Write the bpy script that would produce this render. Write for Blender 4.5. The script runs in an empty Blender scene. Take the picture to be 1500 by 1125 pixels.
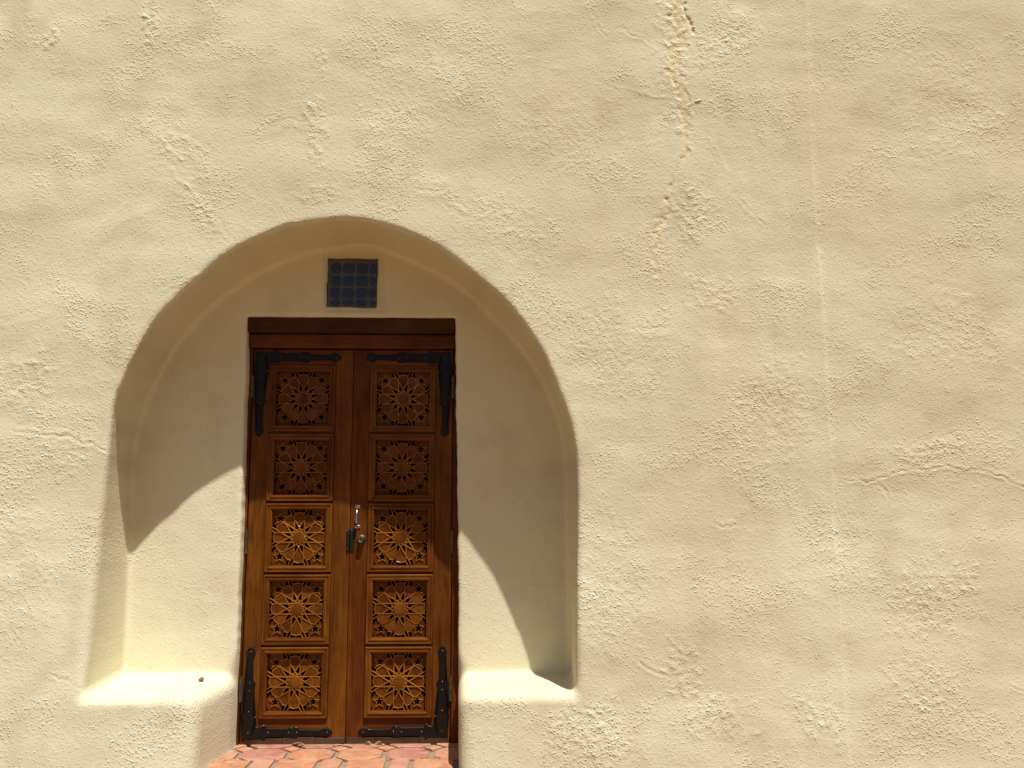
import bpy, bmesh, math, random
import numpy as np
from mathutils import Vector, Matrix, Euler

# ------------------------------------------------------------------ camera, sky, sun, exposure
scene = bpy.context.scene
cam_data = bpy.data.cameras.new("camera")
cam = bpy.data.objects.new("camera", cam_data)
scene.collection.objects.link(cam)
scene.camera = cam
cam.location = (0.6787, -4.8384, 1.1676)
cam.rotation_mode = 'XYZ'
cam.rotation_euler = (math.radians(90 + 7.69), 0.0, math.radians(-1.87))
cam_data.sensor_width = 36.0
cam_data.lens = 36.0 * 1350.0 / 1500.0
cam_data.clip_start = 0.05
cam_data.clip_end = 500.0

SUN_ELEV, SUN_AZ = math.radians(67.8), math.radians(25.46)     # azimuth from -Y towards +X
to_sun = Vector((math.sin(SUN_AZ) * math.cos(SUN_ELEV), -math.cos(SUN_AZ) * math.cos(SUN_ELEV), math.sin(SUN_ELEV)))
world = bpy.data.worlds.new("World")
scene.world = world
world.use_nodes = True
wn = world.node_tree
sky = wn.nodes.new("ShaderNodeTexSky")
sky.sky_type = 'NISHITA'
sky.sun_disc = False
sky.dust_density = 2.5
sky.sun_elevation = SUN_ELEV
sky.sun_rotation = math.atan2(to_sun.x, to_sun.y)
wn.links.new(sky.outputs[0], wn.nodes["Background"].inputs[0])
wn.nodes["Background"].inputs[1].default_value = 0.05
sun_data = bpy.data.lights.new("sun", 'SUN')
sun_data.energy = 5.0
sun_data.angle = math.radians(0.6)
sun_data.color = (1.0, 0.97, 0.905)
sun = bpy.data.objects.new("sun", sun_data)
sun.rotation_euler = to_sun.to_track_quat('Z', 'Y').to_euler()
sun.location = (3, -6, 12)
scene.collection.objects.link(sun)
scene.view_settings.view_transform = 'Standard'
scene.view_settings.look = 'None'
scene.view_settings.gamma = 1.0
scene.view_settings.use_curve_mapping = False
scene.view_settings.exposure = 0.31
scene.render.engine = 'CYCLES'
scene.cycles.max_bounces = 8
scene.cycles.diffuse_bounces = 4

rng = np.random.default_rng(7)
random.seed(7)

# ------------------------------------------------------------------ helpers
def link(o, parent=None):
    scene.collection.objects.link(o)
    if parent is not None:
        o.parent = parent
    return o

def tag(o, label=None, category=None, group=None, kind=None):
    for k, v in (("label", label), ("category", category), ("group", group), ("kind", kind)):
        if v:
            o[k] = v
    return o

def empty(name, loc=(0, 0, 0), parent=None):
    o = bpy.data.objects.new(name, None)
    o.empty_display_size = 0.1
    o.location = loc
    return link(o, parent)

def mesh_obj(name, me, mat=None, parent=None, loc=(0, 0, 0)):
    o = bpy.data.objects.new(name, me)
    if mat is not None and not me.materials:
        me.materials.append(mat)
    o.location = loc
    return link(o, parent)

def bm_mesh(name, bm, smooth=False):
    me = bpy.data.meshes.new(name)
    bm.normal_update()
    bm.to_mesh(me)
    bm.free()
    if smooth:
        me.polygons.foreach_set("use_smooth", [True] * len(me.polygons))
    return me

def bm_box(bm, x0, x1, y0, y1, z0, z1, bevel=0.0, seg=1, jitter=0.0):
    r = bmesh.ops.create_cube(bm, size=1.0)
    vs = r["verts"]
    for v in vs:
        v.co = Vector((x0 if v.co.x < 0 else x1, y0 if v.co.y < 0 else y1, z0 if v.co.z < 0 else z1))
        if jitter:
            v.co += Vector([random.uniform(-jitter, jitter) for _ in range(3)])
    if bevel > 0:
        es = list({e for v in vs for e in v.link_edges})
        bmesh.ops.bevel(bm, geom=es, offset=bevel, segments=seg, affect='EDGES', profile=0.5)

def box(name, b, mat, parent=None, bevel=0.002, seg=1, jitter=0.0):
    bm = bmesh.new()
    bm_box(bm, *b, bevel=bevel, seg=seg, jitter=jitter)
    return mesh_obj(name, bm_mesh(name, bm), mat, parent)

def bm_prism(bm, pts, y_front, y_back, inset=0.0, drop=0.0):
    """outline pts (x, z) extruded in y; the front (towards -y) may be chamfered by inset / drop"""
    n = len(pts)
    area = sum(pts[i][0] * pts[(i + 1) % n][1] - pts[(i + 1) % n][0] * pts[i][1] for i in range(n))
    if area < 0:
        pts = pts[::-1]
    P = np.array(pts)
    back = [bm.verts.new((x, y_back, z)) for x, z in pts]
    mid = [bm.verts.new((x, y_front + drop, z)) for x, z in pts]
    rows = [back, mid]
    if inset > 0:
        e0 = P - np.roll(P, 1, 0); e1 = np.roll(P, -1, 0) - P
        e0 /= np.linalg.norm(e0, axis=1)[:, None] + 1e-12; e1 /= np.linalg.norm(e1, axis=1)[:, None] + 1e-12
        n0 = np.stack([-e0[:, 1], e0[:, 0]], 1); n1 = np.stack([-e1[:, 1], e1[:, 0]], 1)
        m = n0 + n1
        m = m / np.maximum((m * n0).sum(1)[:, None], 0.35)
        Q = P + m * inset
        rows.append([bm.verts.new((x, y_front, z)) for x, z in Q])
    for a, b in zip(rows[:-1], rows[1:]):
        for i in range(n):
            j = (i + 1) % n
            bm.faces.new((a[i], a[j], b[j], b[i]))
    f = bm.faces.new(rows[-1])
    if n > 4:
        bmesh.ops.triangulate(bm, faces=[f])

def bm_tube(bm, path, radius, sides=10, caps=True):
    rings = []
    path = [Vector(p) for p in path]
    for i, p in enumerate(path):
        t = (path[min(i + 1, len(path) - 1)] - path[max(i - 1, 0)]).normalized()
        up = Vector((1, 0, 0)) if abs(t.x) < 0.9 else Vector((0, 0, 1))
        a = t.cross(up).normalized(); b = t.cross(a)
        r = radius[i] if isinstance(radius, (list, tuple)) else radius
        rings.append([bm.verts.new(p + (a * math.cos(2 * math.pi * k / sides) + b * math.sin(2 * math.pi * k / sides)) * r) for k in range(sides)])
    for A, B in zip(rings[:-1], rings[1:]):
        for k in range(sides):
            bm.faces.new((A[k], A[(k + 1) % sides], B[(k + 1) % sides], B[k]))
    if caps:
        bm.faces.new(rings[0][::-1]); bm.faces.new(rings[-1])

def bm_lathe_y(bm, prof, cx, cz, sides=14):
    """profile (radius, y) revolved about an axis along y"""
    rings = [[bm.verts.new((cx + r * math.cos(2 * math.pi * k / sides), y, cz + r * math.sin(2 * math.pi * k / sides))) for k in range(sides)] for r, y in prof]
    for A, B in zip(rings[:-1], rings[1:]):
        for k in range(sides):
            bm.faces.new((A[k], B[k], B[(k + 1) % sides], A[(k + 1) % sides]))
    bm.faces.new(rings[-1])

# ------------------------------------------------------------------ materials
class Nodes:
    def __init__(s, name):
        s.m = bpy.data.materials.new(name)
        s.m.use_nodes = True
        s.t = s.m.node_tree
        s.p = s.t.nodes["Principled BSDF"]
    def n(s, typ, **kw):
        nd = s.t.nodes.new(typ)
        for k, v in kw.items():
            if k in nd.inputs.keys():
                nd.inputs[k].default_value = v
            else:
                setattr(nd, k, v)
        return nd
    def l(s, a, b):
        s.t.links.new(a, b)
    def ramp(s, src, stops):
        r = s.n("ShaderNodeValToRGB")
        el = r.color_ramp.elements
        el[0].position, el[0].color = stops[0][0], (*stops[0][1], 1)
        el[1].position, el[1].color = stops[-1][0], (*stops[-1][1], 1)
        for p, c in stops[1:-1]:
            e = el.new(p); e.color = (*c, 1)
        s.l(src, r.inputs[0])
        return r.outputs[0]
    def noise(s, vec, scale, detail=3.0, rough=0.55, dist=0.0):
        nd = s.n("ShaderNodeTexNoise")
        nd.inputs["Scale"].default_value = scale
        nd.inputs["Detail"].default_value = detail
        nd.inputs["Roughness"].default_value = rough
        nd.inputs["Distortion"].default_value = dist
        s.l(vec, nd.inputs["Vector"])
        return nd.outputs["Fac"]
    def math(s, op, a, b=None, clamp=False):
        nd = s.n("ShaderNodeMath"); nd.operation = op; nd.use_clamp = clamp
        for i, v in enumerate((a, b)):
            if v is None:
                continue
            if isinstance(v, (int, float)):
                nd.inputs[i].default_value = v
            else:
                s.l(v, nd.inputs[i])
        return nd.outputs[0]
    def mix(s, fac, a, b, blend='MIX'):
        nd = s.n("ShaderNodeMix"); nd.data_type = 'RGBA'; nd.blend_type = blend
        for idx, v in ((0, fac), (6, a), (7, b)):
            if isinstance(v, (int, float)):
                nd.inputs[idx].default_value = v
            elif isinstance(v, tuple):
                nd.inputs[idx].default_value = (*v, 1)
            else:
                s.l(v, nd.inputs[idx])
        return nd.outputs[2]
    def bump(s, h, strength, dist, normal=None):
        nd = s.n("ShaderNodeBump")
        nd.inputs["Strength"].default_value = strength
        nd.inputs["Distance"].default_value = dist
        s.l(h, nd.inputs["Height"])
        if normal is not None:
            s.l(normal, nd.inputs["Normal"])
        return nd.outputs[0]
    def obj(s):
        return s.n("ShaderNodeTexCoord").outputs["Object"]
    def scaled(s, vec, sc, loc=None):
        mp = s.n("ShaderNodeMapping")
        mp.inputs["Scale"].default_value = sc
        s.l(vec, mp.inputs["Vector"])
        if loc is not None:
            s.l(loc, mp.inputs["Location"])
        return mp.outputs[0]

def make_stucco():
    s = Nodes("stucco")
    co = s.obj()
    rough = s.n("ShaderNodeAttribute", attribute_name="rough").outputs["Fac"]
    repair = s.n("ShaderNodeAttribute", attribute_name="repair").outputs["Fac"]
    warm = s.n("ShaderNodeAttribute", attribute_name="warm").outputs["Fac"]
    stain = s.n("ShaderNodeAttribute", attribute_name="stain").outputs["Fac"]
    base = s.mix(warm, (0.682, 0.640, 0.458), (0.615, 0.550, 0.375))
    base = s.mix(stain, base, (0.53, 0.455, 0.315))
    g1 = s.noise(co, 60.0, 2, 0.6)
    vor = s.n("ShaderNodeTexVoronoi", Scale=88.0, feature='F1')
    s.l(co, vor.inputs["Vector"])
    cone = s.math('SUBTRACT', 0.60, vor.outputs["Distance"], True)
    grain = s.math('MULTIPLY', s.math('MULTIPLY', cone, cone), s.math('MULTIPLY', s.math('SUBTRACT', g1, 0.36, True), 4.0, True))
    base = s.mix(s.math('MULTIPLY', s.math('SUBTRACT', 0.45, g1, True), 1.3, True), base, (0.52, 0.43, 0.29))
    base = s.mix(repair, base, (0.65, 0.55, 0.335))
    s.l(base, s.p.inputs["Base Color"])
    s.p.inputs["Roughness"].default_value = 0.92
    s.p.inputs["Specular IOR Level"].default_value = 0.12
    h = s.math('MULTIPLY', s.math('ADD', s.math('MULTIPLY', grain, 1.5), s.math('MULTIPLY', g1, 0.22)), rough)
    s.l(s.bump(h, 1.0, 0.0120), s.p.inputs["Normal"])
    return s.m

def make_wood(name, axis, c0, c1, c2, gloss=0.45, coat=0.05):
    s = Nodes(name)
    co = s.obj()
    rnd = s.n("ShaderNodeObjectInfo").outputs["Random"]
    off = s.n("ShaderNodeCombineXYZ")
    r10 = s.math('MULTIPLY', rnd, 13.0)
    for i in range(3):
        s.l(r10, off.inputs[i])
    sc = (75.0, 75.0, 4.0) if axis == 'z' else (4.0, 75.0, 75.0)
    sc2 = (9.0, 9.0, 1.3) if axis == 'z' else (1.3, 9.0, 9.0)
    v1 = s.scaled(co, sc, off.outputs[0]); v2 = s.scaled(co, sc2, off.outputs[0])
    grain = s.noise(v1, 1.0, 5, 0.62, 0.6)
    figure = s.noise(v2, 1.0, 4, 0.6, 1.2)
    f = s.math('ADD', s.math('MULTIPLY', grain, 0.45), s.math('MULTIPLY', figure, 0.6))
    col = s.ramp(f, [(0.28, c0), (0.52, c1), (0.78, c2)])
    blot = s.noise(co, 5.0, 3, 0.6)
    dark = s.n("ShaderNodeMix"); dark.data_type = 'RGBA'; dark.blend_type = 'MULTIPLY'
    s.l(s.math('MULTIPLY', s.math('SUBTRACT', blot, 0.45, True), 2.2, True), dark.inputs[0])
    s.l(col, dark.inputs[6]); dark.inputs[7].default_value = (0.36, 0.27, 0.22, 1)
    hsv = s.n("ShaderNodeHueSaturation")
    s.l(s.math('ADD', s.math('MULTIPLY', rnd, 0.012), 0.494), hsv.inputs["Hue"])
    s.l(s.math('ADD', s.math('MULTIPLY', rnd, 0.28), 0.84), hsv.inputs["Value"])
    s.l(dark.outputs[2], hsv.inputs["Color"])
    s.l(hsv.outputs[0], s.p.inputs["Base Color"])
    s.l(s.math('ADD', s.math('MULTIPLY', grain, 0.3), gloss - 0.1), s.p.inputs["Roughness"])
    s.p.inputs["Coat Weight"].default_value = coat
    s.p.inputs["Coat Roughness"].default_value = 0.10
    s.p.inputs["Specular IOR Level"].default_value = 0.10
    s.l(s.bump(f, 0.6, 0.0012), s.p.inputs["Normal"])
    return s.m

def make_simple(name, c0, c1, scale, rough, metal=0.0, bump=0.3, bdist=0.001, spec=0.5):
    s = Nodes(name)
    co = s.obj()
    n1 = s.noise(co, scale, 4, 0.6, 0.3)
    s.l(s.ramp(n1, [(0.3, c0), (0.7, c1)]), s.p.inputs["Base Color"])
    s.l(s.math('ADD', s.math('MULTIPLY', s.noise(co, scale * 2.3, 3), 0.3), rough - 0.15), s.p.inputs["Roughness"])
    s.p.inputs["Metallic"].default_value = metal
    s.p.inputs["Specular IOR Level"].default_value = spec
    s.l(s.bump(s.noise(co, scale * 3, 3), bump, bdist), s.p.inputs["Normal"])
    return s.m

def make_tile(name, c0, c1, c2):
    s = Nodes(name)
    co = s.obj()
    n1 = s.noise(co, 9.0, 4, 0.6, 0.8)
    dust = s.math('MULTIPLY', s.math('SUBTRACT', s.noise(co, 21.0, 5, 0.7), 0.38, True), 1.5, True)
    s.l(s.mix(dust, s.ramp(n1, [(0.30, c0), (0.5, c1), (0.72, c2)]), (0.46, 0.33, 0.23)), s.p.inputs["Base Color"])
    s.p.inputs["Roughness"].default_value = 0.55
    s.p.inputs["Specular IOR Level"].default_value = 0.3
    s.l(s.bump(s.noise(co, 60.0, 4, 0.6), 0.4, 0.002), s.p.inputs["Normal"])
    return s.m

M = {}
M["stucco"] = make_stucco()
M["wood_v"] = make_wood("oiled_wood_upright", 'z', (0.022, 0.0055, 0.0011), (0.115, 0.031, 0.0031), (0.225, 0.072, 0.0070))
M["wood_h"] = make_wood("oiled_wood_level", 'x', (0.022, 0.0055, 0.0011), (0.115, 0.030, 0.0031), (0.215, 0.068, 0.0066))
M["carving"] = make_wood("carved_wood", 'z', (0.075, 0.025, 0.005), (0.235, 0.078, 0.0095), (0.34, 0.125, 0.017), 0.30, 0.6)
M["moulding"] = make_wood("moulding_wood", 'x', (0.045, 0.012, 0.002), (0.145, 0.043, 0.005), (0.245, 0.082, 0.010), 0.36, 0.08)
M["petal"] = make_wood("petal_wood", 'z', (0.04, 0.010, 0.0015), (0.120, 0.033, 0.004), (0.20, 0.062, 0.007), 0.42, 0.04)
M["backboard"] = make_wood("backboard_wood", 'z', (0.008, 0.003, 0.0012), (0.022, 0.008, 0.0025), (0.04, 0.014, 0.004), 0.5, 0.0)  # near-black colour stands in for the dark inside the pierced gaps
M["frame"] = make_wood("frame_wood", 'x', (0.045, 0.012, 0.0035), (0.115, 0.032, 0.007), (0.18, 0.055, 0.011), 0.5, 0.03)
M["lintel"] = make_wood("weathered_lintel_wood", 'x', (0.028, 0.012, 0.006), (0.070, 0.030, 0.014), (0.125, 0.060, 0.029), 0.7, 0.0)
M["kick"] = make_wood("weathered_kick_wood", 'x', (0.035, 0.018, 0.010), (0.085, 0.045, 0.024), (0.14, 0.085, 0.05), 0.6, 0.0)
M["iron"] = make_simple("wrought_iron", (0.003, 0.003, 0.003), (0.010, 0.006, 0.005), 25, 0.36, 0.0, 0.4, 0.002, 0.22)
M["nail"] = make_simple("polished_nail_head", (0.02, 0.018, 0.016), (0.05, 0.04, 0.035), 60, 0.22, 0.3, 0.2, 0.0004, 0.8)
M["steel"] = make_simple("brushed_steel", (0.30, 0.27, 0.22), (0.42, 0.39, 0.33), 40, 0.32, 1.0, 0.2, 0.0004)
M["brass"] = make_simple("dull_hinge_metal", (0.07, 0.06, 0.035), (0.16, 0.13, 0.08), 40, 0.45, 0.8, 0.3, 0.0005)
M["lockplate"] = make_simple("dark_lock_metal", (0.012, 0.013, 0.010), (0.03, 0.03, 0.022), 50, 0.4, 0.6, 0.3, 0.0005)
M["mortar"] = make_simple("mortar", (0.20, 0.155, 0.105), (0.29, 0.23, 0.16), 30, 0.95, 0.0, 0.6, 0.003, 0.1)
M["terra_orange"] = make_tile("terracotta_orange", (0.33, 0.125, 0.062), (0.43, 0.18, 0.09), (0.50, 0.26, 0.14))
M["terra_red"] = make_tile("terracotta_red", (0.27, 0.085, 0.06), (0.35, 0.125, 0.09), (0.43, 0.20, 0.15))
M["terra_pink"] = make_tile("terracotta_pink", (0.34, 0.14, 0.085), (0.42, 0.19, 0.12), (0.48, 0.26, 0.17))
M["ground"] = make_simple("packed_earth_paving", (0.20, 0.12, 0.055), (0.26, 0.16, 0.08), 3, 0.95, 0.0, 0.5, 0.01, 0.1)
M["glaze_body"] = make_simple("tile_body_glaze", (0.034, 0.033, 0.038), (0.080, 0.072, 0.074), 30, 0.3, 0.0, 0.3, 0.001)
M["glaze_blue"] = make_simple("cobalt_glaze", (0.004, 0.009, 0.038), (0.009, 0.022, 0.080), 45, 0.22, 0.0, 0.3, 0.001)
M["glaze_dark"] = make_simple("dark_teal_glaze", (0.006, 0.010, 0.022), (0.012, 0.024, 0.050), 45, 0.22, 0.0, 0.3, 0.001)
M["pebble"] = make_simple("pebble_stone", (0.16, 0.11, 0.08), (0.28, 0.21, 0.15), 120, 0.9, 0.0, 0.5, 0.003, 0.2)
M["leaf"] = make_simple("dry_leaf", (0.40, 0.27, 0.10), (0.62, 0.46, 0.22), 60, 0.8, 0.0, 0.3, 0.001, 0.2)

# ------------------------------------------------------------------ the adobe wall: a solid carved on a grid
def perlin(X, Z, scale, seed, sx=1.0, sz=1.0):
    r = np.random.default_rng(seed)
    u = X / (scale * sx) + 1000.0; v = Z / (scale * sz) + 1000.0
    iu = np.floor(u).astype(np.int64); iv = np.floor(v).astype(np.int64)
    fu = (u - iu).astype(np.float32); fv = (v - iv).astype(np.float32)
    ang = r.uniform(0, 2 * np.pi, 65536).astype(np.float32)
    ga, gb = np.cos(ang), np.sin(ang)
    def corner(di, dj):
        h = ((iu + di) * 73856093 ^ (iv + dj) * 19349663 ^ (seed * 83492791)) & 65535
        return ga[h] * (fu - di) + gb[h] * (fv - dj)
    su = fu * fu * fu * (fu * (fu * 6 - 15) + 10); sv = fv * fv * fv * (fv * (fv * 6 - 15) + 10)
    a = corner(0, 0) * (1 - su) + corner(1, 0) * su
    b = corner(0, 1) * (1 - su) + corner(1, 1) * su
    return ((a * (1 - sv) + b * sv) * 1.4).astype(np.float32)

def seg_dist(X, Z, pts):
    """distance to a polyline, and the running parameter 0..1 along it"""
    best = np.full(X.shape, 1e9, np.float32); par = np.zeros(X.shape, np.float32); side = np.zeros(X.shape, np.float32)
    n = len(pts) - 1
    for i in range(n):
        (ax, az), (bx, bz) = pts[i], pts[i + 1]
        dx, dz = bx - ax, bz - az
        t = np.clip(((X - ax) * dx + (Z - az) * dz) / (dx * dx + dz * dz), 0, 1)
        ex, ez = X - ax - t * dx, Z - az - t * dz
        d = np.sqrt(ex * ex + ez * ez)
        m = d < best
        best[m] = d[m]; par[m] = ((i + t) / n)[m]; side[m] = np.sign(dx * ez - dz * ex)[m]
    return best, par, side

def poly_sdf(X, Z, pts):
    d = np.full(X.shape, 1e9, np.float32); inside = np.zeros(X.shape, bool)
    n = len(pts)
    for i in range(n):
        (ax, az), (bx, bz) = pts[i], pts[(i + 1) % n]
        dx, dz = bx - ax, bz - az
        t = np.clip(((X - ax) * dx + (Z - az) * dz) / (dx * dx + dz * dz + 1e-12), 0, 1)
        d = np.minimum(d, (X - ax - t * dx) ** 2 + (Z - az - t * dz) ** 2)
        c = ((az > Z) != (bz > Z)) & (X < dx * (Z - az) / (dz if abs(dz) > 1e-9 else 1e-9) + ax)
        inside ^= c
    d = np.sqrt(d)
    return np.where(inside, -d, d).astype(np.float32)

def smax(a, b, k):
    h = np.maximum(k - np.abs(a - b), 0) / k
    return np.maximum(a, b) + h * h * k * 0.25

def sstep(a, b, x):
    t = np.clip((x - a) / (b - a), 0, 1)
    return t * t * (3 - 2 * t)

def smooth_poly(pts, it=2):
    """Chaikin rounding of an open chain"""
    P = np.array(pts, float)
    for _ in range(it):
        Q = np.empty((2 * (len(P) - 1), 2))
        Q[0::2] = 0.75 * P[:-1] + 0.25 * P[1:]; Q[1::2] = 0.25 * P[:-1] + 0.75 * P[1:]
        P = np.vstack([P[:1], Q, P[-1:]])
    return [tuple(p) for p in P]

LEDGE_Z = 0.345
arch_front = [(-1.092, .34), (-1.082, .571), (-1.074, .997), (-1.062, 1.308), (-1.053, 1.497), (-1.048, 1.625), (-.979, 1.851), (-.916, 1.982),
              (-.832, 2.098), (-.679, 2.265), (-.523, 2.401), (-.332, 2.494), (-.170, 2.54), (.010, 2.559), (.192, 2.533), (.325, 2.487),
              (.490, 2.403), (.656, 2.276), (.804, 2.136), (.919, 1.977), (1.0, 1.828), (1.064, 1.665), (1.111, 1.503), (1.129, 1.31),
              (1.123, .994), (1.116, .684), (1.11, .34)]
arch_back = [(-1.085, .34), (-1.086, .645), (-1.096, 1.116), (-1.106, 1.39), (-1.09, 1.529), (-1.042, 1.723), (-.978, 1.9), (-.838, 2.106),
             (-.669, 2.288), (-.434, 2.433), (-.272, 2.501), (-.069, 2.544), (.039, 2.556), (.122, 2.546), (.318, 2.466), (.549, 2.349),
             (.701, 2.207), (.856, 2.04), (.984, 1.874), (1.058, 1.706), (1.107, 1.542), (1.123, 1.355), (1.127, .977), (1.128, .637), (1.129, .34)]
SEAM = [(2.334, 5.6), (2.334, 3.734), (2.332, 3.439), (2.322, 2.899), (2.336, 2.376), (2.345, 1.769), (2.349, 1.311), (2.351, .929), (2.349, .494), (2.347, -.6)]
CRACK = [(1.62, 4.2), (1.634, 3.721), (1.682, 3.574), (1.645, 3.446), (1.635, 3.337), (1.679, 3.175), (1.687, 2.944), (1.629, 2.802),
         (1.594, 2.732), (1.602, 2.662), (1.539, 2.54), (1.519, 2.403), (1.517, 2.283)]
Y_BACK = -0.08

STEP = 0.0062
def axis_fine(lo, hi, step, ext_lo, ext_hi, first=0.02):
    mid = np.arange(lo, hi + step * 0.5, step)
    def ext(start, end, sgn):
        out = []; p = start; d = first
        while (p - end) * sgn < 0:
            p = p + sgn * d; out.append(p); d *= 1.18
        return out
    return np.array(ext(lo, ext_lo, -1)[::-1] + mid.tolist() + ext(hi, ext_hi, 1), np.float32)

xs = axis_fine(-1.95, 3.42, STEP, -6.0, 8.0)
zs = axis_fine(-0.08, 3.86, STEP, -0.5, 5.4)
ys = np.arange(-0.66, 0.1201, 0.0105).astype(np.float32)
X2, Z2 = np.meshgrid(xs, zs, indexing='ij')
X2 = X2.astype(np.float32); Z2 = Z2.astype(np.float32)

# rough trowelled patches
stamp = np.zeros_like(X2)
wob = perlin(X2, Z2, 0.09, 51) * 0.5 + perlin(X2, Z2, 0.035, 52) * 0.35
for (px, pz, rx, rz, rot, am) in [(-1.45, 3.47, .05, .10, -.5, 1.1), (-.975, 3.56, .045, .16, 0, 1.1), (-.80, 2.90, .20, .07, -.5, .8), (-.68, 2.60, .05, .16, .7, .9),
        (-.151, 3.042, .06, .20, .1, .8), (-.126, 3.344, .04, .10, 0, .7), (-.14, 2.68, .12, .06, .3, .7), (1.798, 2.201, .16, .09, 0, .7), (1.604, .437, .09, .18, 0, .8), (1.756, .225, .16, .12, 0, .8),
        (2.197, .222, .14, .09, -.5, .9), (1.192, .155, .22, .14, -.4, .9), (2.82, 1.44, .16, .06, .1, .7), (2.68, .34, .16, .2, 0, .6), (-1.508, 1.751, .2, .14, 0, .7),
        (1.091, 2.989, .3, .2, 0, .35), (.787, 2.533, .3, .12, -.6, .5), (1.70, 2.62, .1, .16, 0, .8), (1.62, 3.45, .09, .35, 0, .8), (-1.25, 1.40, .15, .1, 0, .6),
        (2.1, 1.65, .2, .3, 0, .5), (2.95, 2.0, .3, .2, 0, .5), (1.35, 1.95, .25, .25, 0, .4), (1.9, 3.5, .2, .12, .4, .6), (-1.45, .9, .25, .3, 0, .4), (1.3, .75, .2, .3, 0, .45),
        (2.75, .75, .22, .2, 0, .6), (2.95, .85, .1, .08, 0, .8), (3.0, 3.2, .35, .3, 0, .35), (.35, 3.2, .3, .25, 0, .35)]:
    c, s_ = math.cos(rot), math.sin(rot)
    u = ((X2 - px) * c + (Z2 - pz) * s_) / rx; v = (-(X2 - px) * s_ + (Z2 - pz) * c) / rz
    d = np.sqrt(u * u + v * v) + wob * 1.1
    stamp = np.maximum(stamp, am * (1 - sstep(0.45, 1.25, d)))
patchy = sstep(0.0, 0.55, perlin(X2, Z2, 0.33, 61, 1.3) + 0.5 * perlin(X2, Z2, 0.12, 62))
stamp = np.clip(stamp, 0, 1.2)

relief = np.zeros_like(X2)      # metres towards the viewer
relief += 0.0075 * perlin(X2, Z2, 1.0, 11, 1.5) + 0.0075 * perlin(X2, Z2, 0.42, 12, 1.7) + 0.0028 * perlin(X2, Z2, 0.19, 13, 1.6)
relief += 0.0005 * perlin(X2, Z2, 0.075, 14, 1.3) + 0.00030 * perlin(X2, Z2, 0.035, 15) + 0.00025 * perlin(X2, Z2, 0.019, 18)
clod = 0.42 - 1.1 * np.maximum(perlin(X2, Z2, 0.030, 16), 0); clod2 = 0.38 - 1.1 * np.maximum(perlin(X2, Z2, 0.019, 17), 0)
relief += stamp * (0.0034 * (0.45 - clod) + 0.0036 * (0.4 - clod2)) + patchy * (0.0006 * (0.4 - clod) + 0.0009 * (0.4 - clod2))

relief += 0.0015 * perlin(X2, Z2, 0.10, 19, 2.4) * sstep(-.3, .4, perlin(X2, Z2, 0.6, 26))
band = sstep(1.45, 1.7, X2) * (1 - sstep(2.25, 2.4, X2))
relief += band * (0.0022 * perlin(X2, Z2, 0.11, 27, 0.8, 4.0) + 0.0008 * perlin(X2, Z2, 0.05, 28, 1.0, 3.0))

# trowel ridges, hairline cracks
jit = perlin(X2, Z2, 0.06, 21) * 0.015 + perlin(X2, Z2, 0.022, 22) * 0.008
jit2 = perlin(X2, Z2, 0.06, 23) * 0.015 + perlin(X2, Z2, 0.022, 24) * 0.008
def groove(pts, width, depth, lip=0.5, sidestep=0.0):
    global relief
    d, par, side = seg_dist(X2 + jit, Z2 + jit2, pts)
    depth = depth * (0.55 + 0.45 * sstep(-.2, .5, perlin(X2, Z2, 0.06, 25))) * (0.75 if depth > 0 and width < .011 else 0.6); width = width * 0.8
    fade = sstep(0, 0.12, par) * (1 - sstep(0.88, 1.0, par)) if len(pts) > 1 else 1
    relief -= fade * depth * np.exp(-(d / width) ** 2)
    relief += fade * lip * depth * np.exp(-((d - 2.0 * width) / (1.3 * width)) ** 2)
    if sidestep:
        relief += fade * sidestep * side * np.exp(-(d / (8 * width)) ** 2)
groove([(2.35, 1.318), (2.417, 1.292), (2.556, 1.302), (2.667, 1.344), (2.922, 1.364), (3.102, 1.338), (3.193, 1.312), (3.264, 1.273), (3.6, 1.2)], .006, .0035, .9)
groove([(2.556, 1.302), (2.617, 1.215)], .005, .003, .8)
groove([(-1.55, 1.53), (-1.367, 1.512), (-1.241, 1.497), (-1.129, 1.459), (-1.02, 1.40)], .007, .004, .8)
groove([(-1.25, .44), (-1.16, .404), (-1.083, .36), (-.99, .33)], .006, .003, .6)
groove([(1.931, 2.683), (2.0, 2.62), (2.062, 2.546)], .006, .004, .8)
groove([(1.385, .484), (1.46, .43), (1.541, .407)], .007, .004, .8)
groove([(1.354, 3.568), (1.44, 3.52), (1.525, 3.48)], .006, .003, .8)
groove([(1.80, 3.45), (1.9, 3.52), (1.996, 3.58)], .007, .004, .8)
groove([(-1.9, 2.86), (-1.65, 2.85), (-1.40, 2.87)], .006, .0016, .9)
groove([(-.903, 2.857), (-.697, 2.654), (-.55, 2.44)], .010, -.003, .3)
groove([(-.868, 2.18), (-.75, 2.24), (-.60, 2.31)], .010, -.003, .3)
groove([(1.30, 3.27), (1.45, 3.22), (1.66, 3.19)], .008, -.0025, .3)
groove([(1.20, 3.7), (1.25, 3.58), (1.30, 3.50)], .006, .003, .6)
groove([(2.83, 1.46), (2.90, 1.52), (3.0, 1.53)], .006, .0025, .8)
groove([(3.1, .36), (3.2, .33), (3.35, .28)], .006, .003, .8)
groove([(1.75, 1.10), (1.8, 1.08), (1.88, 1.085)], .006, .003, .8)
lr = random.Random(5)
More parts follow.
